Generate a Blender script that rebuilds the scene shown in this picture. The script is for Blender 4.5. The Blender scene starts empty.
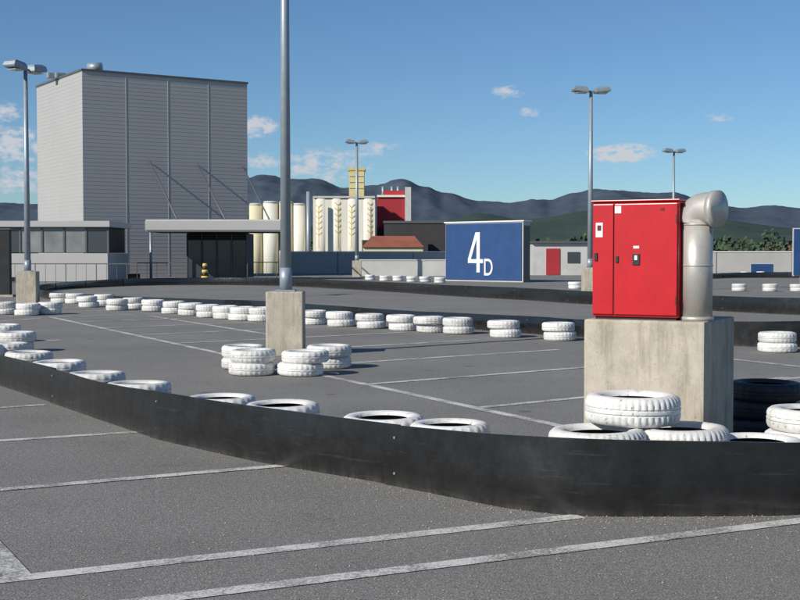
import bpy, bmesh, math, random
from mathutils import Vector, Matrix, noise
random.seed(7)
R=math.radians
scene=bpy.context.scene
COL=scene.collection
F=1250.0; H0=254.0; CH=1.55
PITCH=math.atan((300-H0)/F)
cp,sp=math.cos(PITCH),math.sin(PITCH)
def ray(px,y):
    u=px-400; v=300-y
    return Vector((u,F*cp+v*sp,-F*sp+v*cp))
def P(px,y,z=0.0):
    d=ray(px,y); t=(z-CH)/d.z
    return Vector((d.x*t,d.y*t,z))
def Q(px,y,d):
    r=ray(px,y); t=d/r.y
    return Vector((r.x*t,d,CH+r.z*t))
# ---------------- materials
def newmat(name):
    m=bpy.data.materials.new(name); m.use_nodes=True
    nt=m.node_tree; b=nt.nodes['Principled BSDF']
    return m,nt,b
def N(nt,t,**k):
    n=nt.nodes.new(t)
    for a,v in k.items(): setattr(n,a,v)
    return n
def noise_fac(nt,scale,detail=4,rough=.6,coord='pos',vscale=None):
    if coord=='pos': c=N(nt,'ShaderNodeNewGeometry').outputs['Position']
    else: c=N(nt,'ShaderNodeTexCoord').outputs['Object']
    if vscale:
        mp=N(nt,'ShaderNodeMapping'); mp.inputs['Scale'].default_value=vscale
        nt.links.new(c,mp.inputs['Vector']); c=mp.outputs['Vector']
    n=N(nt,'ShaderNodeTexNoise'); n.inputs['Scale'].default_value=scale
    n.inputs['Detail'].default_value=detail; n.inputs['Roughness'].default_value=rough
    nt.links.new(c,n.inputs['Vector']); return n.outputs['Fac']
def ramp(nt,fac,stops):
    r=N(nt,'ShaderNodeValToRGB'); e=r.color_ramp.elements
    while len(e)<len(stops): e.new(.5)
    for i,(p,c) in enumerate(stops):
        e[i].position=p
        if not hasattr(c,'__len__'): c=(c,c,c)
        e[i].color=(c[0],c[1],c[2],1)
    nt.links.new(fac,r.inputs[0]); return r.outputs[0]
def mix(nt,fac,a,b,mode='MIX'):
    m=N(nt,'ShaderNodeMix',data_type='RGBA',blend_type=mode)
    for s,v in ((0,fac),(6,a),(7,b)):
        if isinstance(v,(int,float)): m.inputs[s].default_value=v
        elif isinstance(v,tuple): m.inputs[s].default_value=(v[0],v[1],v[2],1)
        else: nt.links.new(v,m.inputs[s])
    return m.outputs[2]
def bump(nt,b,h,strength=.3,dist=.01):
    n=N(nt,'ShaderNodeBump'); n.inputs['Strength'].default_value=strength
    n.inputs['Distance'].default_value=dist
    nt.links.new(h,n.inputs['Height']); nt.links.new(n.outputs[0],b.inputs['Normal'])
def simple(name,c,rough=.6,var=.25,scale=3,metal=0,coord='obj',bs=0,vscale=None,spec=.5):
    m,nt,b=newmat(name)
    f=noise_fac(nt,scale,5,.65,coord,vscale)
    lo=tuple(x*(1-var) for x in c); hi=tuple(min(1,x*(1+var)) for x in c)
    nt.links.new(ramp(nt,f,[(.3,lo),(.7,hi)]),b.inputs['Base Color'])
    b.inputs['Roughness'].default_value=rough; b.inputs['Metallic'].default_value=metal
    b.inputs['Specular IOR Level'].default_value=spec
    if bs: bump(nt,b,noise_fac(nt,scale*8,4,.6,coord),bs,.01)
    return m
def asphalt_color(nt):
    fine=noise_fac(nt,105,2,.75); mid=noise_fac(nt,28,3,.7); big=noise_fac(nt,.35,5,.6); st=noise_fac(nt,1.6,6,.7)
    c=ramp(nt,fine,[(.32,(.062,.060,.056)),(.45,(.182,.177,.165)),(.55,(.222,.216,.202)),(.66,(.50,.485,.45))])
    c=mix(nt,.75,c,ramp(nt,mid,[(.3,.62),(.7,1.3)]),'MULTIPLY')
    c=mix(nt,.8,c,ramp(nt,big,[(.3,.82),(.7,1.14)]),'MULTIPLY')
    c=mix(nt,.6,c,ramp(nt,st,[(.28,.6),(.42,.98),(.7,1.08)]),'MULTIPLY')
    # oil drips
    v=N(nt,'ShaderNodeTexVoronoi'); v.inputs['Scale'].default_value=.9
    g=N(nt,'ShaderNodeNewGeometry'); nt.links.new(g.outputs['Position'],v.inputs['Vector'])
    c=mix(nt,.8,c,ramp(nt,v.outputs['Distance'],[(.02,.45),(.10,1),(1,1)]),'MULTIPLY')
    return c,fine
M={}
m,nt,b=newmat('asphalt'); c,fine=asphalt_color(nt)
nt.links.new(c,b.inputs['Base Color']); b.inputs['Roughness'].default_value=.9; b.inputs['Specular IOR Level'].default_value=.3
bump(nt,b,fine,.5,.006); M['asphalt']=m
m,nt,b=newmat('worn_white_paint'); c,fine=asphalt_color(nt)
w=noise_fac(nt,60,4,.8); w2=noise_fac(nt,2.2,4,.7)
ad=N(nt,'ShaderNodeMath',operation='ADD'); nt.links.new(w,ad.inputs[0]); nt.links.new(w2,ad.inputs[1])
fac=ramp(nt,ad.outputs[0],[(.42,.0),(.54,1)])
ml=N(nt,'ShaderNodeMath',operation='MULTIPLY'); ml.inputs[1].default_value=.5
nt.links.new(ad.outputs[0],ml.inputs[0]); nt.links.new(ml.outputs[0],nt.nodes[fac.node.name].inputs[0])
nt.links.new(mix(nt,fac,c,ramp(nt,w,[(.3,(.48,.475,.45)),(.7,(.74,.73,.70))])),b.inputs['Base Color'])
b.inputs['Roughness'].default_value=.8; bump(nt,b,fine,.4,.005); M['paint']=m
# barrier rubber
m,nt,b=newmat('black_belt_rubber')
geo=N(nt,'ShaderNodeNewGeometry'); sx=N(nt,'ShaderNodeSeparateXYZ'); nt.links.new(geo.outputs['Position'],sx.inputs[0])
n1=noise_fac(nt,6,6,.75); n2=noise_fac(nt,2,5,.7,'pos',(5,5,.6)); n3=noise_fac(nt,40,3,.6)
n4=noise_fac(nt,3,5,.7,'pos',(.7,.7,9))
base=ramp(nt,n1,[(.3,(.006,.006,.0065)),(.7,(.014,.014,.0145))])
dust=ramp(nt,sx.outputs['Z'],[(0,.55),(.04,.16),(.12,.0),(1,0)])
dm=mix(nt,1.0,dust,ramp(nt,n2,[(.35,.1),(.65,1)]),'MULTIPLY')
c=mix(nt,dm,base,(.10,.095,.085))
c=mix(nt,ramp(nt,n4,[(.60,0),(.66,.35)]),c,(.045,.045,.044))
nt.links.new(c,b.inputs['Base Color'])
nt.links.new(ramp(nt,n1,[(.3,.14),(.7,.34)]),b.inputs['Roughness'])
b.inputs['Specular IOR Level'].default_value=.75
bump(nt,b,noise_fac(nt,3.5,3,.5,'pos',(1,1,.3)),.35,.03); M['belt']=m
# tyre paint
def tyre_mat(name,col,dirt,damt):
    m,nt,b=newmat(name)
    oi=N(nt,'ShaderNodeObjectInfo'); tc=N(nt,'ShaderNodeTexCoord')
    va=N(nt,'ShaderNodeVectorMath',operation='ADD'); nt.links.new(tc.outputs['Object'],va.inputs[0])
    cm=N(nt,'ShaderNodeVectorMath',operation='SCALE'); cm.inputs['Scale'].default_value=7
    nt.links.new(oi.outputs['Location'],cm.inputs[0]); nt.links.new(cm.outputs[0],va.inputs[1])
    def nz(s,d=5,r=.7):
        n=N(nt,'ShaderNodeTexNoise'); n.inputs['Scale'].default_value=s; n.inputs['Detail'].default_value=d
        n.inputs['Roughness'].default_value=r; nt.links.new(va.outputs[0],n.inputs['Vector']); return n.outputs['Fac']
    c=mix(nt,ramp(nt,nz(7),[(.50,0),(.74,damt)]),col,dirt)
    c=mix(nt,ramp(nt,nz(28,3),[(.62,0),(.70,damt*1.3)]),c,tuple(x*.4 for x in dirt))
    rr=ramp(nt,oi.outputs['Random'],[(0,.82),(1,1.0)])
    c=mix(nt,1.0,c,rr,'MULTIPLY')
    nt.links.new(c,b.inputs['Base Color']); b.inputs['Roughness'].default_value=.6
    bump(nt,b,nz(24),.35,.008); return m
M['tyre']=tyre_mat('white_tyre_paint',(.76,.755,.73),(.34,.32,.28),.55)
M['btyre']=tyre_mat('tyre_rubber',(.03,.03,.031),(.09,.088,.085),.5)
def concrete(name,c,stain=.5,lo=.68):
    m,nt,b=newmat(name)
    a=noise_fac(nt,3,7,.7); s=noise_fac(nt,2.2,5,.7,'pos',(4,4,.5)); f=noise_fac(nt,45,3,.7)
    k=ramp(nt,a,[(.28,tuple(x*lo for x in c)),(.72,tuple(min(1,x*1.15) for x in c))])
    k=mix(nt,stain,k,ramp(nt,s,[(.3,(.46,.43,.38)),(.52,(1,1,1))]),'MULTIPLY')
    k=mix(nt,.6,k,ramp(nt,f,[(.3,.6),(.42,1),(1,1)]),'MULTIPLY')
    nt.links.new(k,b.inputs['Base Color']); b.inputs['Roughness'].default_value=.9
    bump(nt,b,a,.4,.02); return m
M['conc']=concrete('weathered_concrete',(.50,.450,.365),.75)
M['conc2']=simple('wall_concrete',(.42,.41,.39),.85,.08,.5,0,'obj')
M['clad']=simple('grey_cladding',(.41,.405,.395),.5,.04,.25)
M['trim']=simple('dark_trim',(.10,.105,.11),.5,.1)
M['steel']=simple('galvanised_steel',(.30,.35,.39),.45,.1,8,.3)
M['duct']=simple('duct_aluminium',(.50,.48,.44),.42,.12,5,.35,'obj',.1)
M['red']=simple('red_enamel',(.50,.012,.018),.30,.12,4)
M['redd']=simple('dark_red_seam',(.12,.006,.008),.6,.1)
M['black']=simple('black_plastic',(.012,.012,.013),.5,.2)
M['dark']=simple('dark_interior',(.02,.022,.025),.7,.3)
M['white']=simple('white_paint',(.76,.76,.74),.6,.06)
M['off']=simple('offwhite_panel',(.50,.50,.48),.6,.1,.8)
M['blue']=simple('blue_sign_paint',(.018,.062,.18),.5,.15,1.2)
M['yellow']=simple('yellow_paint',(.62,.45,.10),.6,.1)
M['pyellow']=simple('faded_yellow',(.60,.52,.26),.7,.1,.2)
M['cream']=simple('cream_render',(.66,.59,.40),.8,.10,.15)
M['fwhite']=simple('factory_white',(.72,.69,.60),.8,.06,.08)
M['brown']=simple('dark_sheet',(.035,.032,.034),.7,.2,.1)
M['rred']=simple('red_sheet',(.36,.022,.03),.7,.12,.1)
M['tile']=simple('roof_tiles',(.28,.09,.055),.85,.2,.3)
M['leaf']=simple('distant_foliage',(.050,.080,.038),.9,.5,.15,0,'pos')
M['grass']=simple('valley_fields',(.09,.12,.065),.95,.4,.01,0,'pos')
m,nt,b=newmat('window_glass'); b.inputs['Base Color'].default_value=(.05,.06,.07,1); b.inputs['Roughness'].default_value=.12; M['glass']=m
m,nt,b=newmat('frosted_glass'); f=noise_fac(nt,.8,3)
nt.links.new(ramp(nt,f,[(.3,(.16,.18,.18)),(.7,(.26,.28,.27))]),b.inputs['Base Color']); b.inputs['Roughness'].default_value=.2; M['fglass']=m
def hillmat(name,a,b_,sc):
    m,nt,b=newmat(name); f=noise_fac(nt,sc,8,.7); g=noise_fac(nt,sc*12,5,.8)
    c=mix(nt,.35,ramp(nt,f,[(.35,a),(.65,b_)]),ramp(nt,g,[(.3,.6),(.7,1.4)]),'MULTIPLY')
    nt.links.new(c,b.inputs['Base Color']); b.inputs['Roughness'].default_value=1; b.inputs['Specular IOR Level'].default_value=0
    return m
M['mt']=hillmat('hazy_mountain_forest',(.062,.085,.118),(.078,.103,.132),.0012)  # bluish aerial haze mixed into the forest's base colour
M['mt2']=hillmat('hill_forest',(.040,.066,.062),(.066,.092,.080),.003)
# ---------------- mesh helpers
def empty(name,loc):
    e=bpy.data.objects.new(name,None); e.location=loc; e.empty_display_size=.3; COL.objects.link(e); return e
def link(o,parent=None):
    COL.objects.link(o)
    if parent:
        o.parent=parent; o.matrix_parent_inverse=Matrix.Translation(-Vector(parent.location))
    return o
def mkobj(name,verts,faces,mats,parent=None,mi=None,smooth=False):
    me=bpy.data.meshes.new(name); me.from_pydata([tuple(v) for v in verts],[],faces)
    for mm in (mats if isinstance(mats,list) else [mats]): me.materials.append(mm)
    if mi:
        for p,i in zip(me.polygons,mi): p.material_index=i
    if smooth:
        for p in me.polygons: p.use_smooth=True
    me.update()
    return link(bpy.data.objects.new(name,me),parent)
def box(name,c,s,mat,parent=None,rz=0,bev=0,rx=0):
    bm=bmesh.new(); bmesh.ops.create_cube(bm,size=1)
    bmesh.ops.scale(bm,vec=s,verts=bm.verts)
    if bev: bmesh.ops.bevel(bm,geom=list(bm.edges),offset=bev,segments=2,affect='EDGES',profile=.6)
    me=bpy.data.meshes.new(name); bm.to_mesh(me); bm.free(); me.materials.append(mat)
    o=bpy.data.objects.new(name,me); o.location=c; o.rotation_euler=(rx,0,rz)
    return link(o,parent)
def boxes(name,lst,mat,parent=None):
    V=[];Fc=[]
    for c,s,rz in lst:
        k=len(V); cr,sr=math.cos(rz),math.sin(rz)
        for x,y,z in ((-1,-1,-1),(1,-1,-1),(1,1,-1),(-1,1,-1),(-1,-1,1),(1,-1,1),(1,1,1),(-1,1,1)):
            a,b_=x*s[0]/2,y*s[1]/2
            V.append((c[0]+a*cr-b_*sr,c[1]+a*sr+b_*cr,c[2]+z*s[2]/2))
        for f in ((0,3,2,1),(4,5,6,7),(0,1,5,4),(1,2,6,5),(2,3,7,6),(3,0,4,7)): Fc.append(tuple(k+i for i in f))
    return mkobj(name,V,Fc,mat,parent)
def cyl(name,p0,p1,r0,r1,mat,parent=None,n=24,cap=True):
    p0=Vector(p0);p1=Vector(p1); ax=(p1-p0).normalized()
    t=Vector((0,0,1)) if abs(ax.z)<.9 else Vector((1,0,0))
    u=ax.cross(t).normalized(); v=ax.cross(u)
    V=[];Fc=[]
    for i in range(n):
        a=2*math.pi*i/n; d=u*math.cos(a)+v*math.sin(a); V+= [p0+d*r0,p1+d*r1]
    for i in range(n):
        j=(i+1)%n; Fc.append((2*i,2*i+1,2*j+1,2*j))
    if cap: Fc+= [tuple(range(0,2*n,2)),tuple(range(2*n-1,0,-2))]
    o=mkobj(name,V,Fc,mat,parent)
    bm=bmesh.new(); bm.from_mesh(o.data); bmesh.ops.recalc_face_normals(bm,faces=bm.faces); bm.to_mesh(o.data); bm.free()
    for p in o.data.polygons: p.use_smooth=len(p.vertices)==4
    return o
# ---------------- ground
def sheet(name,pts,z,mat,parent=None): return mkobj(name,[(x,y,z) for x,y in pts],[tuple(range(len(pts)))],mat,parent)
sheet('valley_ground',[(-9000,-3000),(9000,-3000),(9000,9000),(-9000,9000)],-7.5,M['grass'])
DX0,DX1,DY0,DY1=-70,130,-40,100
deck=mkobj('rooftop_parking_ground',[(DX0,DY0,0),(DX1,DY0,0),(DX1,DY1,0),(DX0,DY1,0),(DX0,DY0,-7.4),(DX1,DY0,-7.4),(DX1,DY1,-7.4),(DX0,DY1,-7.4)],
 [(0,1,2,3),(0,4,5,1),(1,5,6,2),(2,6,7,3),(3,7,4,0)],[M['asphalt'],M['conc2']],None,[0,1,1,1,1])
LV=[];LF=[]
def line(a,b_,w=.12):
    d=(b_-a); d.z=0; d.normalize(); n=Vector((-d.y,d.x,0))*w/2
    k=len(LV)
    for q in (a-n,b_-n,b_+n,a+n): LV.append((q.x,q.y,.004+.0008*(k//4%3)))
    LF.append((k,k+1,k+2,k+3))
line(P(-120,594),P(580,516.5),.12)
line(P(110,606),P(900,509),.12)
line(P(-80,497),P(295,465),.11)
line(P(-80,446),P(140,432),.11)
line(P(-80,413),P(45,405),.11)
line(P(-40,512),P(19,578),.13)
A=P(50,317); B=P(592,433); line(A,B)
v=(B-A).normalized(); u=(P(590,371)-P(380,388)); u.z=0; u.normalize()
T0=P(480,408)
S0=A+v*((T0-A).dot(v))
for i in range(0,11):
    s=S0-v*2.55*i
    if (s-A).dot(v)>-6: line(s+u*.06,s+u*(5.2))
s=P(738,384); line(s-u*.5,s+u*6); s=P(700,356); line(s,s+v*7)
s=P(150,316); line(s,s+v*9)
line(P(-20,323),P(42,318)); line(P(-20,345),P(60,340))
mkobj('parking_markings',LV,LF,M['paint'])
# loose grit on the asphalt, gathered near the barrier and scattered about
GV=[];GF=[];rg_=random.Random(11)
for i in range(1500):
    if i%2:
        y=rg_.uniform(4.2,9); x=rg_.uniform(-.36,.36)*y
    else:
        px=rg_.uniform(60,820); yb=386+ (516-386)*min(1,max(0,px/560))**.85+rg_.expovariate(1/7); g=P(px,yb); x,y=g.x,g.y
    s_=rg_.uniform(.0015,.0045); k=len(GV)
    for dx,dy,dz in ((-1,-.8,0),(1,-.9,0),(.9,1,0),(-.8,.9,0),(.1,0,1.1)): GV.append((x+dx*s_,y+dy*s_*rg_.uniform(.7,1.2),.003+dz*s_))
    GF+= [(k,k+1,k+4),(k+1,k+2,k+4),(k+2,k+3,k+4),(k+3,k,k+4)]
mkobj('loose_gravel',GV,GF,M['conc'])
# ---------------- barriers
def catmull(pts,step=.12):
    out=[]; n=len(pts)
    for i in range(n-1):
        p0=pts[max(i-1,0)];p1=pts[i];p2=pts[i+1];p3=pts[min(i+2,n-1)]
        k=max(2,int((p2-p1).length/step))
        for j in range(k):
            t=j/k
            out.append(.5*((2*p1)+(p2-p0)*t+(2*p0-5*p1+4*p2-p3)*t*t+(3*p1-p0-3*p2+p3)*t**3))
    out.append(pts[-1]); return out
def barrier(ctrl,step=.12,panel=2.4,ph=0.0,wav=.012,hadd=0):
    pts=[]
    for px,yb,yt in ctrl:
        g=P(px,yb); top=Q(px,yt,g.y); pts.append(Vector((g.x,g.y,top.z+hadd)))
    c=catmull(pts,step)
    e=empty('rubber_track_barrier',(c[0].x,c[0].y,0))
    V=[];Fc=[];th=.012
    bolts=[]
    rows=7
    L=len(c); dist=[0]
    for i in range(1,L): dist.append(dist[-1]+(c[i].xy-c[i-1].xy).length)
    seg=0; spans=[]; start=0
    for i in range(L):
        if dist[i]-dist[start]+(ph if seg==0 else 0)>panel or i==L-1:
            spans.append((start,i)); start=i; seg+=1
    def frame(i):
        a=c[max(i-1,0)];b_=c[min(i+1,L-1)]; d=Vector((b_.x-a.x,b_.y-a.y,0)).normalized(); n=Vector((d.y,-d.x,0))
        if n.dot(Vector((-c[i].x,-c[i].y,0)))<0: n=-n
        return d,n
    ov=max(1,int(.12/step))
    for si,(a0,b0) in enumerate(spans):
        a1=max(0,a0-ov) if si else a0
        idx=list(range(a1,b0+1)); base=len(V)
        dz=random.uniform(-.008,.008)
        for i in idx:
            p=c[i]; d,n=frame(i); t=(i-a1)/max(1,len(idx)-1)
            lift=(.018*(1-min(1,t*4)) if si else 0)
            for side in (1,-1):
                for r in range(rows):
                    f=r/(rows-1); z=.004+(p.z+dz-.004+.006*noise.noise(Vector((dist[i]*.9,3,0))))*f
                    off=wav*noise.noise(Vector((dist[i]*.7+ph*5,f*1.0,ph)))*2+.010*math.sin(f*3.1)
                    q=Vector((p.x,p.y,z))+n*(off+lift+side*th/2); V.append(q)
        W=rows*2
        for k in range(len(idx)-1):
            a=base+k*W; b2=a+W
            for r in range(rows-1):
                Fc.append((a+r,b2+r,b2+r+1,a+r+1)); Fc.append((a+rows+r,a+rows+r+1,b2+rows+r+1,b2+rows+r))
            Fc.append((a+rows-1,b2+rows-1,b2+W-1,a+W-1))
        for a in (base,base+(len(idx)-1)*W):
            for r in range(rows-1): Fc.append((a+r,a+r+1,a+rows+r+1,a+rows+r))
        if si:
            p=c[a0]; d,n=frame(a0); rz=math.atan2(d.y,d.x)
            for zz in (.22,.80):
                bb=Vector((p.x,p.y,p.z*zz))+n*.026-d*.02; bolts.append((tuple(bb),(.014,.014,.014),rz))
    o=mkobj('belt',V,Fc,M['belt'],e)
    bm=bmesh.new(); bm.from_mesh(o.data); bmesh.ops.recalc_face_normals(bm,faces=bm.faces); bm.to_mesh(o.data); bm.free()
    for p in o.data.polygons: p.use_smooth=abs(p.normal.z)<.5
    o.data.set_sharp_from_angle(angle=R(40))
    if bolts: boxes('bolts',bolts,M['steel'],e)
    return c
near=[(-150,355,330),(-60,371,343),(0,386,355),(50,402,367),(100,420,381),(150,436,390),(200,449,398),(250,460,405.5),(300,469,412),(385,484,423.5),(450,497,430),(500,507,434),(550,513.5,437),(600,516.5,439),(660,516.5,440),(730,516,441),(800,514.5,442),(900,506,441),(1050,490,430)]
barrier(near,.06,2.9,.8)
barrier([(30,294,287),(42,298,290),(70,301,293),(100,303,295),(150,306,297),(200,309,299),(262,312.5,301),(330,318,305),(400,323,310),(480,330,314),(540,334.5,317),(590,338,320),(735,346,321.5),(800,347,321),(920,345,320)],.3,2.9,.9)
barrier([(30,294,287),(45,291,284),(75,288.5,281.5),(130,286,278.5),(200,285,277.5),(280,286,278),(360,290,281),(450,296,285),(530,300.5,288),(590,304.5,291),(735,312,296.5),(800,315,298),(920,318,300)],.5,2.9,.2)
barrier([(600,281,275.5),(680,280,274.5),(735,278,272.5),(800,278,272),(900,279,272)],.8,4,.2)
barrier([(700,270.5,265),(760,270,264.5),(840,270,264)],.8,4,.2)
barrier([(-60,283,277),(0,283,277.3),(60,281,275.5),(140,279,273.7)],.8,4,.2)
# ---------------- tyres
def tyre_mesh(name,Ro,w,seg=72,mat='tyre',g=1.0):
    ri=Ro*.62; h=w/2
    prof=[(ri,-h*.62,1),(ri+.012,-h*.86,0),(ri+(Ro-ri)*.45,-h*1.0,0),(Ro-.03,-h*.94,0),(Ro-.008,-h*.74,0),(Ro,-h*.5,0),(Ro,-h*.25,0),(Ro-.009*g,-h*.22,0),(Ro-.009*g,-h*.12,0),(Ro+.001,-h*.09,0),
          (Ro+.001,h*.09,0),(Ro-.009*g,h*.12,0),(Ro-.009*g,h*.22,0),(Ro,h*.25,0),(Ro,h*.5,0),(Ro-.008,h*.74,0),(Ro-.03,h*.94,0),(ri+(Ro-ri)*.45,h*1.0,0),(ri+.012,h*.86,0),(ri,h*.62,1),
          (ri+.02,h*.5,1),(Ro-.02,h*.55,1),(Ro-.02,-h*.55,1),(ri+.02,-h*.5,1)]
    n=len(prof); V=[];Fc=[];mi=[]
    for i in range(seg):
        a=2*math.pi*i/seg
        for k,(r,z,_) in enumerate(prof):
            if k in (4,5,14,15) and i%3==0: r-=.013*g
            if k in (6,13) and i%3==0: r-=.008*g
            V.append((r*math.cos(a),r*math.sin(a),z))
    for i in range(seg):
        j=(i+1)%seg
        for k in range(n):
            l=(k+1)%n; Fc.append((i*n+k,j*n+k,j*n+l,i*n+l)); mi.append(1 if prof[k][2] and prof[l][2] else 0)
    me=bpy.data.meshes.new(name); me.from_pydata(V,[],Fc); me.materials.append(M[mat]); me.materials.append(M['btyre'])
    for p,i in zip(me.polygons,mi): p.material_index=i
    bm=bmesh.new(); bm.from_mesh(me); bmesh.ops.recalc_face_normals(bm,faces=bm.faces); bm.to_mesh(me); bm.free()
    for p in me.polygons: p.use_smooth=True
    me.set_sharp_from_angle(angle=R(50))
    return me
TM=[(tyre_mesh('tyre_a',.305,.155),.155),(tyre_mesh('tyre_b',.295,.165,84),.165),(tyre_mesh('tyre_c',.315,.16),.16)]
TB=[(tyre_mesh('tyre_big',.322,.20,132,'tyre',.9),.20)]
TBL=[(tyre_mesh('tyre_black',.305,.155,72,'btyre'),.155)]
def stack(loc,n,pool=TM,jit=.035,z0=0):
    e=empty('tyre_stack',(loc[0],loc[1],0)); z=z0
    for i in range(n):
        me,w=random.choice(pool)
        o=bpy.data.objects.new('tyre',me)
        o.location=(loc[0]+random.uniform(-jit,jit),loc[1]+random.uniform(-jit,jit),z+w/2)
        o.rotation_euler=(random.uniform(-.02,.02),random.uniform(-.02,.02),random.uniform(0,6.28))
        link(o,e); z+=w*.985
def at(px,d): return ((px-400)/F*d,d)
for px,d in [(-45,18.2),(-18,17.2),(6,17.4),(14,19.8),(27,15.7),(56,14.4),(92,13.1),(138,12.0),(218,10.9),(283,10.35),(380,9.55),(450,9.12),(3,22)]:
    stack(at(px,d),2)
stack(at(598,8.26),2,TB,.01); stack(at(683,8.36),2,TB,.01)
e=empty('tyre_stack',(at(633,8.52)[0],8.52,0)); o=bpy.data.objects.new('tyre',TB[0][0]); o.location=(at(633,8.52)[0],8.5,.398+.1); link(o,e)
stack(at(757,8.3),2,TM,.02); stack(at(812,8.75),3,TM,.03); stack(at(764,10.7),3,TBL); stack(at(858,8.3),2); stack(at(790,11.5),2)
for px,yb in [(303,377),(331,370),(254,376.5),(242,370.5)]: stack(P(px,yb-2),2)
row=[(-18,315),(5,315),(27,316),(50,315),(60,303.5),(75,304),(88,308),(104,305.5),(118,311),(134,309.5),(153,312),(173,314),(190,316),(208,318),(226,319.5),(243,321),(262,322),(313,325),(340,327),(370,329),(402,331),(430,333),(458,334.5),(505,338),(558,341),(776,352.5),(845,352)]
for px,yb in row: stack(P(px,yb-.7),2)
for px,yb in [(740,291),(770,291.5),(797,291.5),(575,289),(590,289),(370,280),(385,281),(398,281),(412,282),(425,282),(440,283),(552,275),(565,275),(578,275),(590,275),(820,291),(745,276),(760,276)]: stack(P(px,yb),2)
# ---------------- lamps
def lamp(px,yb,yhead,pw,ph,name='street_lamp',d=None,rz=0,topz=None,rad=.075,rp=0):
    g=P(px,yb) if d is None else Vector(((px-400)/F*d,d,0))
    zt=topz if topz else Q(px,yhead,g.y).z
    e=empty(name,(g.x,g.y,0))
    box('concrete_plinth',(g.x,g.y,ph/2),(pw,pw,ph),M['conc'],e,rp,.02)
    box('base_plate',(g.x,g.y,ph+.012),(.3,.3,.024),M['steel'],e,rp,.004)
    cyl('pole',(g.x,g.y,ph+.02),(g.x,g.y,zt),rad,rad*.6,M['steel'],e,20)
    cyl('sleeve',(g.x,g.y,ph+.025),(g.x,g.y,ph+.36),rad*1.12,rad*1.1,M['steel'],e,20)
    cr,sr=math.cos(rz),math.sin(rz)
    cyl('cross_arm',(g.x-.4*cr,g.y-.4*sr,zt+.02),(g.x+.4*cr,g.y+.4*sr,zt+.02),.04,.04,M['steel'],e,10)
    for s in (-1,1):
        cx,cy=g.x+s*.46*cr,g.y+s*.46*sr
        V=[]
        for (w,l,z,sh) in ((.42,.50,0,0),(.46,.56,.05,0),(.44,.50,.17,-.02),(.32,.34,.24,-.05)):
            for a,b_ in ((-1,-1),(1,-1),(1,1),(-1,1)):
                x,y=a*l/2*1.1+s*sh,b_*w/2; V.append((cx+x*cr-y*sr,cy+x*sr+y*cr,zt-.02+z+s*x*.12))
        Fc=[(3,2,1,0),(12,13,14,15)]
        for k in range(3):
            for i in range(4):
                j=(i+1)%4; Fc.append((k*4+i,k*4+j,k*4+4+j,k*4+4+i))
        mkobj('lamp_head',V,Fc,M['steel'],e)
        box('lens',(cx,cy,zt-.045),(.36,.32,.03),M['fwhite'],e,rz)
    return e
lamp(286,355,0,.56,.98,rz=.35,topz=8.6,rad=.085,rp=.0)
lamp(28,303,70,.62,1.0,rz=1.15,rad=.10,rp=.1)
lamp(357,277,143,.62,1.1,rz=.2,rad=.13)
lamp(590,0,92,.6,1.0,d=50,rz=.15,rad=.115)
lamp(673,0,152,.6,1.0,d=82,rz=.3,rad=.11)
# ---------------- hydrant cabinet on block
cor=Vector((2.196,9.0,0)); fd=Vector((-.883,.469,0)); sd=Vector((.469,.883,0)); rz=math.atan2(-fd.y,-fd.x)
wB,dB,hB=.915,.93,1.06
e=empty('concrete_block',(cor.x,cor.y,0))
c=cor+fd*wB/2+sd*dB/2
box('block',(c.x,c.y,hB/2),(wB,dB,hB),M['conc'],e,rz,.018)
e=empty('fire_hose_cabinet',(c.x,c.y,hB))
def loc(a,b_,z):
    q=cor+fd*a+sd*b_; return (q.x,q.y,z)
cw,cd,chh=.66,.34,.86; a0=.915-.045-cw
ctr=a0+cw/2
box('cabinet_body',loc(ctr,.06+cd/2,hB+.02+chh/2),(cw,cd,chh),M['red'],e,rz,.008)
box('cabinet_plinth',loc(ctr,.06+cd/2,hB+.01),(cw-.04,cd-.04,.02),M['black'],e,rz)
box('roof_cap',loc(ctr,.06+cd/2-.005,hB+.02+chh+.006),(cw+.02,cd+.03,.012),M['red'],e,rz,.004)
zc=hB+.02+chh/2
dw1=.16; dw2=cw-dw1-.025
box('hose_door',loc(a0+cw-.008-dw1/2,.052,zc),(dw1,.02,chh-.035),M['red'],e,rz,.005)
box('extinguisher_door',loc(a0+.008+dw2/2,.052,zc),(dw2,.02,chh-.035),M['red'],e,rz,.005)
box('door_gap',loc(a0+.008+dw2+.004,.058,zc),(.007,.01,chh-.03),M['redd'],e,rz)
def dec(name,a,z,w,h,mat,t=.006,b_=.040): box(name,loc(a,b_,z),(w,t,h),mat,e,rz,.0015)
dec('pictogram',a0+cw-.06,zc+.22,.055,.11,M['white'])
dec('pictogram_mark',a0+cw-.06,zc+.235,.03,.04,M['redd'],.004,.036)
dec('latch',a0+cw-.035,zc+.02,.022,.06,M['black'],.02)
dec('sticker',a0+dw2-.02,zc+.37,.05,.055,M['white']); dec('handle_plate',a0+dw2*.66,zc+.0,.055,.085,M['black'],.012)
dec('lock',a0+dw2*.66,zc+.012,.022,.035,M['white'],.004,.031)
dec('latch_small',a0+dw2-.015,zc,.022,.05,M['black'],.014)
dec('sticker_small',a0+dw2*.25,zc+.37,.03,.02,M['redd'],.004)
dec('rating_label',a0+dw2*.66,zc+.09,.045,.02,M['white'],.004)
dec('hinge_a',a0+.012,zc+.3,.012,.06,M['redd'],.012); dec('hinge_b',a0+.012,zc-.3,.012,.06,M['redd'],.012)
e=empty('ventilation_duct',loc(.10,.2,hB))
dc=Vector(loc(.112,.20,0)); r=.115
cyl('riser',(dc.x,dc.y,hB+.002),(dc.x,dc.y,hB+.74),r,r,M['duct'],e,40)
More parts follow.
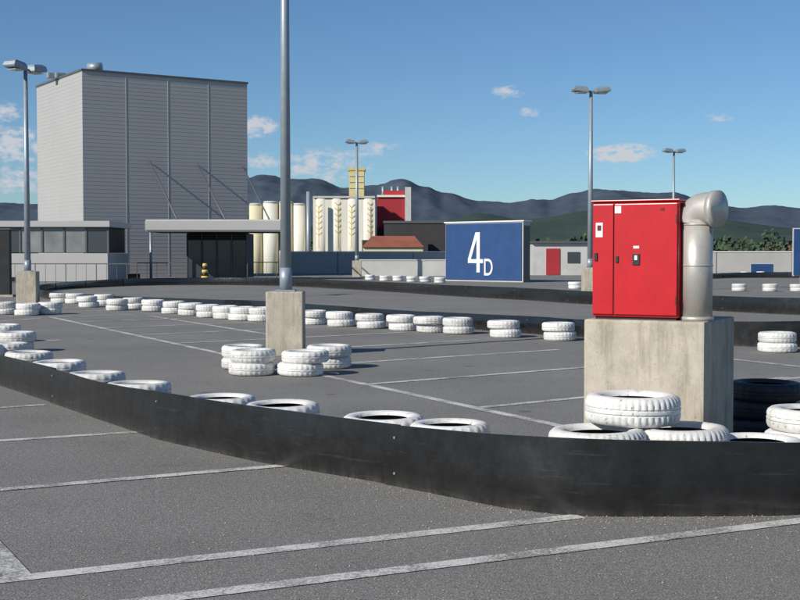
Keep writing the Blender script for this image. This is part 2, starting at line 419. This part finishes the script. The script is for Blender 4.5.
cyl('base_flange',(dc.x,dc.y,hB+.001),(dc.x,dc.y,hB+.03),r*1.10,r*1.10,M['duct'],e,40)
for z in (.40,.70): cyl('seam_ring',(dc.x,dc.y,hB+z),(dc.x,dc.y,hB+z+.012),r*1.025,r*1.025,M['duct'],e,40)
ax=Vector((.72,-.69,0)).normalized()
def tube(name,path,rad,mat,parent,n=36):
    V=[];Fc=[]
    for i,p in enumerate(path):
        a=path[max(i-1,0)];b_=path[min(i+1,len(path)-1)]; t=(b_-a).normalized()
        side=Vector((ax.y,-ax.x,0)).normalized(); up=side.cross(t).normalized()
        rr=rad[i] if isinstance(rad,list) else rad
        for k in range(n):
            q=2*math.pi*k/n; V.append(p+side*rr*math.cos(q)+up*rr*math.sin(q))
    for i in range(len(path)-1):
        for k in range(n):
            j=(k+1)%n; Fc.append((i*n+k,i*n+j,(i+1)*n+j,(i+1)*n+k))
    return mkobj(name,V,Fc,mat,parent,None,True)
pc=Vector((dc.x,dc.y,0)); pts=[]
br=.10
for i in range(6):
    t=i/5*math.pi/2
    pts.append(pc-ax*.03+ax*(br-br*math.cos(t))+Vector((0,0,hB+.72+br*math.sin(t))))
pts.append(pts[-1]+ax*.09)
o=tube('elbow',pts,[r*1.06]*7,M['duct'],e)
o.data.set_sharp_from_angle(angle=R(12))
end=pts[-1]
tube('mouth_collar',[end-ax*.03,end-ax*.029,end+ax*.02,end+ax*.021,end+ax*.02,end-ax*.02],[r*1.04,r*1.16,r*1.16,r*1.0,r*.96,r*.96],M['duct'],e)
cyl('mouth_plate',end-ax*.006,end+ax*.004,r*.97,r*.97,M['duct'],e,36)
# ---------------- blue sign 4D
e=empty('parking_zone_sign',P(487,282))
gl=Q(445.5,281,72.0); gr=Q(523,282,68.0)
lv=Vector((gr.x-gl.x,gr.y-gl.y,0)); Ls=lv.length; ang=math.atan2(lv.y,lv.x); mid=Vector(((gl.x+gr.x)/2,(gl.y+gr.y)/2,0)); zt=3.32
lv.normalize(); nn=Vector((lv.y,-lv.x,0))
box('housing',(mid.x-nn.x*.3,mid.y-nn.y*.3,zt/2),(Ls,.6,zt),M['off'],e,ang,.02)
box('end_panel',(mid.x-nn.x*.3+lv.x*Ls/2,mid.y-nn.y*.3+lv.y*Ls/2,zt/2-.1),(.03,.56,zt-.25),M['trim'],e,ang)
q=mid+nn*.03; box('blue_panel',(q.x,q.y,zt/2+.02),(Ls-.14,.06,zt-.16),M['blue'],e,ang,.01)
box('coping',(mid.x-nn.x*.3,mid.y-nn.y*.3,zt+.03),(Ls+.16,.72,.07),M['white'],e,ang,.01)
def text(s,size,a,z,off=.066,mat='white',mid=mid,par=None,lv=lv,nn=nn,ang=ang,sx_=1.0,bold=.004):
    cu=bpy.data.curves.new('text_'+s,'FONT'); cu.body=s; cu.size=size; cu.extrude=.004; cu.align_x='CENTER'; cu.offset=bold*size
    cu.materials.append(M[mat]); o=bpy.data.objects.new('lettering',cu); o.scale=(sx_,1,1)
    q=mid+lv*a+nn*off; o.location=(q.x,q.y,z); o.rotation_euler=(R(90),0,ang); link(o,par)
# the 4 as a stroked digit, cut from sheet
def sign_pt(a,z,off): q=mid+lv*a+nn*off; return (q.x,q.y,z)
def plate(name,poly,off=.066,th=.012):
    n=len(poly); V=[sign_pt(a,z,off+th) for a,z in poly]+[sign_pt(a,z,off) for a,z in poly]
    Fc=[tuple(range(n)),tuple(range(2*n-1,n-1,-1))]+[(i,i+n,(i+1)%n+n,(i+1)%n) for i in range(n)]
    mkobj(name,V,Fc,M['white'],e)
x0=-1.05; b0=.52
plate('digit_stem',[(x0+.62,b0),(x0+.86,b0),(x0+.86,b0+2.25),(x0+.62,b0+2.25)])
plate('digit_bar',[(x0-.02,b0+.52),(x0+1.10,b0+.52),(x0+1.10,b0+.74),(x0-.02,b0+.74)],.0665)
plate('digit_diagonal',[(x0-.02,b0+.745),(x0+.20,b0+.745),(x0+.615,b0+1.86),(x0+.615,b0+2.25),(x0+.54,b0+2.25)],.067)
text('D',1.35,.42,.36,par=e,sx_=.72,bold=.004)
def bay_sign(px,yt,yb,w,d):
    a=Q(px,yt,d); b_=Q(px,yb,d); e=empty('bay_sign',(a.x,d,0)); h=a.z-b_.z
    ww=w*d/F; box('panel',(a.x,d,(a.z+b_.z)/2),(ww,.06,h),M['blue'],e,0,.01)
    box('frame',(a.x,d+.045,(a.z+b_.z)/2),(ww+.1,.03,h+.1),M['off'],e,0,.01)
    box('post',(a.x,d+.1,(b_.z+h/2)/2),(.1,.05,b_.z+h/2),M['steel'],e)
bay_sign(802,229,275,16,60); bay_sign(762,264,278,22,97.5)
# ---------------- parapet
e=empty('parapet_wall',(20,99,0))
xs=(287-400)/F*99
box('wall',((xs+129)/2,99.2,.85),(129-xs,.3,1.7),M['conc2'],e,0,.01)
box('coping',((xs+129)/2,99.2,1.74),(129-xs,.42,.07),M['white'],e,0,.01)
boxes('joints',[((xs+4+i*6,99.04,.85),(.05,.03,1.68),0) for i in range(22)],M['trim'],e)
g=P(360,276); g2=P(446,276)
e=empty('low_concrete_wall',g); box('wall',((g.x+g2.x)/2,g.y,.55),(g2.x-g.x,.3,1.1),M['off'],e,0,.01); box('coping',((g.x+g2.x)/2,g.y,1.13),(g2.x-g.x+.1,.4,.06),M['white'],e)
e=empty('stairwell_shelter',Q(560,270,92))
a=Q(531,243,92); b_=Q(590,243,92)
box('walls',((a.x+b_.x)/2,92.5,a.z/2),(b_.x-a.x,3,a.z),M['off'],e,0,.02); box('roof',((a.x+b_.x)/2,92.4,a.z+.06),(b_.x-a.x+.3,3.4,.12),M['trim'],e)
box('door',(a.x+1.5,90.97,1.0),(1.0,.06,1.9),M['rred'],e); box('window',(a.x+3,90.97,1.3),(.9,.06,.8),M['glass'],e)
# ---------------- big grey building
ang=R(33); c0=Q(82,70,80.0); Ht=c0.z
fu=Vector((math.cos(ang),math.sin(ang),0)); fl=Vector((-math.sin(ang),math.cos(ang),0))
W1,W2=11.6,9.6
c0=Vector((c0.x,80,0)); bc=c0+fu*W1/2+fl*W2/2
e=empty('grey_clad_building',(bc.x,bc.y,0))
box('tower_walls',(bc.x,bc.y,Ht/2),(W1,W2,Ht),M['clad'],e,ang)
box('parapet_flashing',(bc.x,bc.y,Ht+.03),(W1+.12,W2+.12,.13),M['trim'],e,ang)
nr=52
boxes('cladding_ribs',[((bc.x,bc.y,.3+i*(Ht-.4)/nr),(W1+.014,W2+.014,.035),ang) for i in range(nr+1)],M['clad'],e)
fm=-fl
boxes('panel_joints',[(tuple((c0+fu*(W1*i/4)+fm*.012+Vector((0,0,Ht/2)))),(.02,.02,Ht-.2),ang) for i in range(1,4)],M['off'],e)
r1=Q(95,64,82)
cyl('roof_vent',(r1.x,r1.y,Ht),(r1.x,r1.y,Ht+.35),.12,.12,M['steel'],e)
cyl('vent_cowl',(r1.x-.45,r1.y,Ht+.42),(r1.x+.45,r1.y,Ht+.5),.32,.28,M['steel'],e)
for px in (52,60): q=Q(px,76,84); box('roof_fan',(q.x,q.y,Ht+.2),(.7,.5,.4),M['steel'],e,ang,.1)
e=empty('entrance_canopy',Q(215,270,74))
a=Q(146,219.5,74); b_=Q(284,219.5,74); zb=Q(200,231.5,74).z
box('slab',((a.x+b_.x)/2,76.2,(a.z+zb)/2),(b_.x-a.x,4.6,a.z-zb),M['off'],e,0,.02)
box('fascia',((a.x+b_.x)/2,73.86,(a.z+zb)/2),(b_.x-a.x+.05,.06,(a.z-zb)*.75),M['clad'],e)
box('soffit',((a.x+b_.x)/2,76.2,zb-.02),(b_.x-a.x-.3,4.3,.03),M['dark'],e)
for px in (150,280):
    q=Q(px,232,75); cyl('column',(q.x,75.2,0),(q.x,75.2,zb-.03),.08,.08,M['steel'],e)
for (x0,y0,x1,y1) in ((150,162,177,219,),(198,165,225,219),(243,167,269,219)):
    rr=ray(x0,y0); n=fm; t=((c0+n*.03)-Vector((0,0,CH))).dot(n)/rr.dot(n); p=Vector((0,0,CH))+rr*t
    q=Q(x1,y1,74.4); cyl('tie_rod',p,q,.05,.05,M['trim'],e,8)
e=empty('entrance_lobby',Q(215,272,77))
a=Q(186,233,76.8); b_=Q(246,233,76.8)
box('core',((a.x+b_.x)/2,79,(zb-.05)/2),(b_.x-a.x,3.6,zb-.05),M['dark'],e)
ww=(b_.x-a.x)/4
for i in range(4): box('glass_pane',(a.x+ww*(i+.5),77.17,1.25),(ww-.12,.04,2.3),M['glass'],e)
boxes('mullions',[((a.x+ww*i,77.15,zb/2-.03),(.06,.08,zb-.1),0) for i in range(5)],M['trim'],e)
e=empty('glass_pavilion',Q(40,275,68))
a=Q(-90,221,68); b_=Q(108,221,68); zt=a.z; X0,X1=a.x,b_.x; z1=Q(0,227,68).z; z2=Q(0,253,68).z
box('roof_slab',((X0+X1)/2,70.5,(zt+z1)/2),(X1-X0+.3,5.6,zt-z1),M['clad'],e,0,.01)
box('plinth_wall',((X0+X1)/2,70.4,(z2-.02)/2),(X1-X0-.02,5,z2-.02),M['clad'],e)
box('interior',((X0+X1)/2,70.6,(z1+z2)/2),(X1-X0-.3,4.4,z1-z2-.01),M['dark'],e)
n=9; ww=(X1-X0)/n
for i in range(n): box('pane',(X0+ww*(i+.5),68.0,(z1+z2)/2),(ww-.1,.05,z1-z2-.06),M['fglass'] if i%4 else M['glass'],e)
boxes('mullions',[((X0+ww*i,67.97,(z1+z2)/2),(.1,.1,z1-z2-.02),0) for i in range(n+1)],M['trim'],e)
q=P(3,297); e=empty('dark_pylon',q); box('panel',(q.x,q.y+.2,1.25),(.45,.35,2.35),M['dark'],e,.1,.02); box('foot',(q.x,q.y+.2,.04),(.7,.6,.08),M['conc'],e,.1,.01); box('cap',(q.x,q.y+.2,2.45),(.5,.4,.05),M['trim'],e,.1)
def railing(x0,x1,d,h=1.05):
    e=empty('metal_railing',(x0,d,0)); L=[]; n=int((x1-x0)/.5)
    for i in range(n+1): L.append(((x0+(x1-x0)*i/n,d,h/2),(.04,.04,h) if i%3==0 else (.018,.018,h),0))
    for z in (.12,h): L.append((((x0+x1)/2,d+.035,z),(x1-x0,.03,.05),0))
    boxes('rails',L,M['trim'],e)
railing(Q(-60,0,64).x,Q(135,0,64).x,64); railing(Q(135,0,70).x,Q(185,0,70).x,70); railing(Q(246,0,76).x,Q(285,0,76).x,76)
q=P(205,282.5); q.y=min(q.y,68); q.x=(205-400)/F*q.y; e=empty('striped_bollard',q)
for i in range(6): cyl('band',(q.x,q.y,.02+i*.17),(q.x,q.y,.02+(i+1)*.17-.001),.24-.02*i,.24-.02*(i+1),M['yellow'] if i%2 else M['black'],e,16)
box('foot',(q.x,q.y,.012),(.55,.55,.024),M['black'],e)
# ---------------- factory
def fbox(name,x0,x1,yt,yb,d,dep,mat,par,bot=None):
    a=Q(x0,yt,d); b_=Q(x1,yt,d); z0=-7.5 if bot is None else Q(x0,bot,d).z
    return box(name,((a.x+b_.x)/2,d+dep/2,(a.z+z0)/2),(b_.x-a.x,dep,a.z-z0),mat,par)
D=300
e=empty('silo_factory',(Q(320,0,D).x,D,-7.5))
for x0,x1,yt,mt in ((248,262,205,'cream'),(262,278,203,'fwhite'),(278,293,203,'cream'),(292,305,205,'fwhite')):
    a=Q(x0,yt,D+6);b_=Q(x1,yt,D+6); rr=(b_.x-a.x)/2*.98; cx=(a.x+b_.x)/2
    cyl('silo',(cx,D+8,-7.5),(cx,D+8,a.z),rr,rr,M[mt],e,28); cyl('silo_rim',(cx,D+8,a.z),(cx,D+8,a.z+.5),rr*1.03,rr*.9,M['off'],e,28)
for i,x0 in enumerate((312,328,344,360)):
    a=Q(x0,198,D);b_=Q(x0+16,198,D); rr=(b_.x-a.x)/2*1.02; cx=(a.x+b_.x)/2
    cyl('white_silo',(cx,D+4,-7.5),(cx,D+4,a.z),rr,rr,M['fwhite'],e,28); cyl('silo_rim',(cx,D+4,a.z),(cx,D+4,a.z+.5),rr*1.02,rr*1.02,M['cream'],e,28)
fbox('silo_infill',313,375,199,0,D+2.4,6,M['fwhite'],e)
fbox('silo_gallery',313,375,196,0,D+2,4,M['off'],e,198)
fbox('cream_tower',349,364,170,0,D+12,5,M['pyellow'],e)
fbox('tower_cap',348,365,168,0,D+11.8,5.4,M['yellow'],e,170.5)
boxes('tower_ribs',[((Q(356.5,0,D+12).x,D+11.9,Q(356,y,D+12).z),(3.7,.2,.10),0) for y in (176,182,188)],M['off'],e)
# painted ears-of-grain motif on each silo front: short slanted marks lying on the cylinder
MV=[];MF=[]
for i,x0 in enumerate((312,328,344,360)):
    a=Q(x0,198,D);b_=Q(x0+16,198,D); rr=(b_.x-a.x)/2*1.02+.04; cx=(a.x+b_.x)/2; cy=D+4
    def cp_(th,z): return (cx+rr*math.sin(th),cy-rr*math.cos(th),z)
    def mark(t0,z0,t1,z1_,w):
        k=len(MV); steps=4
        for s_ in range(steps+1):
            f=s_/steps; t=t0+(t1-t0)*f; z=z0+(z1_-z0)*f; MV.append(cp_(t,z-w/2)); MV.append(cp_(t,z+w/2))
        for s_ in range(steps): MF.append((k+2*s_,k+2*s_+2,k+2*s_+3,k+2*s_+1))
    off=(-.25,.2,-.1,.3)[i]
    for j in range(6):
        z=a.z-2.2-j*1.35+(i%2)*.5
        mark(off-.02,z,off+.42,z+.75,.28); mark(off+.02,z,off-.42,z+.75,.28)
    k=len(MV); zt_=a.z-2; zb_=a.z-12
    MV.extend([cp_(off-.04,zb_),cp_(off+.04,zb_),cp_(off+.04,zt_),cp_(off-.04,zt_)]); MF.append((k,k+1,k+2,k+3))
mkobj('painted_grain_motif',MV,MF,M['yellow'],e)
cyl('chimney',(Q(308.5,0,D).x,D-2,-7.5),(Q(308.5,0,D).x,D-2,Q(308,192,D).z),.55,.5,M['steel'],e,14)
e=empty('red_mill_building',(Q(393,0,310).x,310,-7.5))
fbox('red_block',377,406,196,0,310,9,M['rred'],e); fbox('red_top',384,404,190.5,0,311,5,M['rred'],e,197); fbox('grey_shaft',405,411,187,0,309,5,M['off'],e); fbox('white_base',377,406,228,0,309.6,2,M['brown'],e)
fbox('light_roof_strip',377,406,195,0,309.5,10,M['fwhite'],e,197)
for x in (383,392,398):
    a=Q(x,186.5,312); cyl('flue',(a.x,312,Q(x,197,312).z),(a.x,312,a.z),.35,.35,M['steel'],e,10)
e=empty('dark_warehouse',(Q(420,0,290).x,290,-7.5))
fbox('hall',384,452,222,0,290,20,M['brown'],e); fbox('hall_lower',362,428,240,0,284,5,M['brown'],e)
boxes('roof_edge',[((Q(418,0,290).x,289.9,Q(400,222,290).z),(16,.3,.5),0)],M['trim'],e)
fbox('side_hall',452,470,232,0,295,14,M['off'],e)
e=empty('tiled_roof_house',(Q(392,0,270).x,270,-7.5)); a=Q(362,247,270);b_=Q(424,247,270);zr=Q(390,236,276).z
fbox('walls',363,423,247,0,270.2,11,M['cream'],e)
mkobj('roof',[(a.x,269.6,a.z),(b_.x,269.6,a.z),(b_.x,282,a.z),(a.x,282,a.z),(a.x+2,276,zr),(b_.x-2,276,zr)],[(0,1,5,4),(2,3,4,5),(1,2,5),(3,0,4)],M['tile'],e)
rnd=random.Random(3)
e=empty('village_houses',(0,700,-7.5)); wl=[];rV=[];rF=[]
for i in range(150):
    d=rnd.uniform(420,1700); x=rnd.uniform(-.42,.42)*d; w=rnd.uniform(9,22); dp=rnd.uniform(8,14); h=rnd.uniform(5,9)
    wl.append(((x,d,-7.5+h/2),(w,dp,h),0)); k=len(rV); z=-7.5+h
    rV+= [(x-w/2-.5,d-dp/2-.5,z),(x+w/2+.5,d-dp/2-.5,z),(x+w/2+.5,d+dp/2+.5,z),(x-w/2-.5,d+dp/2+.5,z),(x-w/2,d,z+3.5),(x+w/2,d,z+3.5)]
    rF+= [(k,k+1,k+5,k+4),(k+2,k+3,k+4,k+5),(k+1,k+2,k+5),(k+3,k,k+4)]
boxes('walls',wl,M['fwhite'],e); mkobj('roofs',rV,rF,M['tile'],e)
# ---------------- tree line
V=[];Fc=[]
def clump(cx,cy,cz,r,n):
    for _ in range(n):
        th=rnd.uniform(0,6.283); ph=math.acos(rnd.uniform(-1,1)); q=r*rnd.uniform(.5,1.05)
        c=Vector((cx+q*math.sin(ph)*math.cos(th),cy+q*math.sin(ph)*math.sin(th),cz+q*math.cos(ph)*.9))
        s=r*rnd.uniform(.15,.32); a=Vector((rnd.gauss(0,1),rnd.gauss(0,1),rnd.gauss(0,1))).normalized(); b_=a.orthogonal().normalized()
        k=len(V); V.extend([c+a*s,c+b_*s,c-a*s*.8,c-b_*s]); Fc.append((k,k+1,k+2,k+3))
for i in range(700):
    d=rnd.uniform(230,620)
    x=rnd.uniform(-.4,.42)*d
    if -.14*d<x<.06*d and d<330: continue
    h=rnd.uniform(10,16)*(1 if rnd.random()<.85 else 1.2)*(.7+.3*d/600)
    for _ in range(5): clump(x+rnd.uniform(-2.5,2.5),d+rnd.uniform(-2,2),-7.5+h*rnd.uniform(.3,.85),h*.22,26)
    k=len(V); V.extend([Vector((x-.3,d,-7.5)),Vector((x+.3,d,-7.5)),Vector((x,d,-7.5+h*.7))]); Fc.append((k,k+1,k+2))
mkobj('distant_trees',V,Fc,M['leaf'])
# ---------------- mountains
def prof(tab,px):
    if px<=tab[0][0]: return tab[0][1]
    for (a,b_),(c,d) in zip(tab,tab[1:]):
        if px<=c:
            t=(px-a)/(c-a); t=t*t*(3-2*t); return b_+(d-b_)*t
    return tab[-1][1]
def ridge(name,tab,D,depth,mat,seed,rough,na=420,nr=40):
    V=[];Fc=[]
    for i in range(na+1):
        px=-700+2200*i/na; y=prof(tab,px)
        for j in range(nr+1):
            t=j/nr; dd=D+depth*t; x=(px-400)/F*dd
            zr=(H0-y)*(D+depth*.8)/F
            env=math.sin(min(t/.8,1)*math.pi/2)**1.2 if t<=.8 else 1-(t-.8)/.2*.5
            p=Vector((x/900+seed,dd/900,seed)); f=noise.fractal(p,.9,2.1,7)
            rg=1-abs(noise.noise(Vector((x/420+seed,dd/1400,1))))*2
            z=zr*env*(1+rough*f*.9) - zr*.2*(1-rg)*env*max(0,(.8-t))*1.6
            z+=zr*.02*noise.noise(Vector((x/120,dd/120,seed)))+zr*.012*noise.noise(Vector((x/40,dd/40,seed)))
            V.append((x,dd,-8+z+CH+0))
    for i in range(na):
        for j in range(nr):
            a=i*(nr+1)+j; b_=a+nr+1; Fc.append((a,b_,b_+1,a+1))
    mkobj(name,V,Fc,mat,None,None,True)
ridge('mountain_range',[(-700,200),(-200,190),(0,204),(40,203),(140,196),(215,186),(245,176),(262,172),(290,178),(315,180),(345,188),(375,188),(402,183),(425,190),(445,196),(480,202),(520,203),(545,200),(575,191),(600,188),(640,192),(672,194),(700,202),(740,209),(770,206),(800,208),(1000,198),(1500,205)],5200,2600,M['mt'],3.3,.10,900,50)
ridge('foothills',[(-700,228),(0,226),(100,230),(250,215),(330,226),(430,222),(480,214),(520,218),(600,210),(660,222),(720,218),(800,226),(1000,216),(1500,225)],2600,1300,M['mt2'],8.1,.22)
# ---------------- world
sd_=Vector((-.76,-.65,0)).normalized(); EL=R(31)
w=bpy.data.worlds.new('World'); scene.world=w; w.use_nodes=True; nt=w.node_tree; nt.nodes.clear()
out=N(nt,'ShaderNodeOutputWorld'); sky=N(nt,'ShaderNodeTexSky',sky_type='NISHITA'); sky.sun_disc=False
sky.sun_elevation=EL; sky.sun_rotation=math.atan2(sd_.x,sd_.y); sky.altitude=900; sky.air_density=1.0; sky.dust_density=.05; sky.ozone_density=2.5
bg=N(nt,'ShaderNodeBackground'); bg.inputs[1].default_value=.078
cc=mix(nt,1.0,sky.outputs[0],(.72,.95,1.15),'MULTIPLY')
nt.links.new(cc,bg.inputs[0])
tc=N(nt,'ShaderNodeTexCoord'); s=N(nt,'ShaderNodeSeparateXYZ'); nt.links.new(tc.outputs['Generated'],s.inputs[0])
def mth(op,a,b_=None,clamp=False):
    n=N(nt,'ShaderNodeMath',operation=op); n.use_clamp=clamp
    for i,v in enumerate((a,b_)):
        if v is None: continue
        if isinstance(v,(int,float)): n.inputs[i].default_value=v
        else: nt.links.new(v,n.inputs[i])
    return n.outputs[0]
az=mth('ARCTAN2',s.outputs[0],s.outputs[1]); el=mth('ARCSINE',s.outputs[2])
cv=N(nt,'ShaderNodeCombineXYZ'); nt.links.new(az,cv.inputs[0]); nt.links.new(mth('MULTIPLY',el,1.9),cv.inputs[1])
nz=N(nt,'ShaderNodeTexNoise'); nz.inputs['Scale'].default_value=75; nz.inputs['Detail'].default_value=8; nz.inputs['Roughness'].default_value=.65
nt.links.new(cv.outputs[0],nz.inputs['Vector'])
tot=None
for px,y,wx,hy,amp in ((622,155,42,12,1.9),(508,94,24,10,1.05),(529,114,16,8,1.0),(258,128,26,14,1.6),(235,136,30,10,1.1),(322,166,66,24,1.15),(375,150,40,13,.95),(8,150,54,26,1.3),(10,182,64,22,1.15),(0,120,34,16,1.1),(718,123,26,8,.8),(262,162,34,14,1.0),(900,150,50,16,1),(-150,130,80,26,.9)):
    a0_=math.atan((px-400)/F); e0=math.atan((H0-y)/F)
    dx=mth('DIVIDE',mth('SUBTRACT',az,a0_),wx/F); dy=mth('DIVIDE',mth('SUBTRACT',el,e0),hy/F)
    q=mth('ADD',mth('MULTIPLY',dx,dx),mth('MULTIPLY',dy,dy))
    g=mth('MULTIPLY',mth('SUBTRACT',1.0,q,True),amp)
    tot=g if tot is None else mth('MAXIMUM',tot,g)
nm=N(nt,'ShaderNodeMapRange'); nm.inputs[1].default_value=.30; nm.inputs[2].default_value=.66; nm.inputs[4].default_value=1.35
nt.links.new(nz.outputs['Fac'],nm.inputs[0])
cl=mth('MULTIPLY',tot,nm.outputs[0])
mr=N(nt,'ShaderNodeMapRange',interpolation_type='SMOOTHSTEP'); mr.inputs[1].default_value=.30; mr.inputs[2].default_value=1.25; mr.inputs[4].default_value=.92
nt.links.new(cl,mr.inputs[0])
bg2=N(nt,'ShaderNodeBackground'); bg2.inputs[1].default_value=.74; bg2.inputs[0].default_value=(.80,.82,.88,1)
mx=N(nt,'ShaderNodeMixShader'); nt.links.new(mr.outputs[0],mx.inputs[0]); nt.links.new(bg.outputs[0],mx.inputs[1]); nt.links.new(bg2.outputs[0],mx.inputs[2])
nt.links.new(mx.outputs[0],out.inputs[0])
sl=bpy.data.lights.new('sun','SUN'); sl.energy=4.9; sl.angle=R(.5); sl.color=(1,.94,.84)
so=bpy.data.objects.new('sun',sl); dirv=Vector((sd_.x*math.cos(EL),sd_.y*math.cos(EL),math.sin(EL)))
so.rotation_euler=dirv.to_track_quat('Z','Y').to_euler(); so.location=dirv*50; COL.objects.link(so)
cam=bpy.data.cameras.new('camera'); co=bpy.data.objects.new('camera',cam); COL.objects.link(co)
cam.sensor_width=36; cam.lens=36*F/800; cam.clip_end=30000; cam.clip_start=.05
co.location=(0,0,CH); co.rotation_euler=(math.pi/2-PITCH,0,0); scene.camera=co
scene.view_settings.view_transform='Standard'; scene.view_settings.look='None'; scene.view_settings.exposure=0
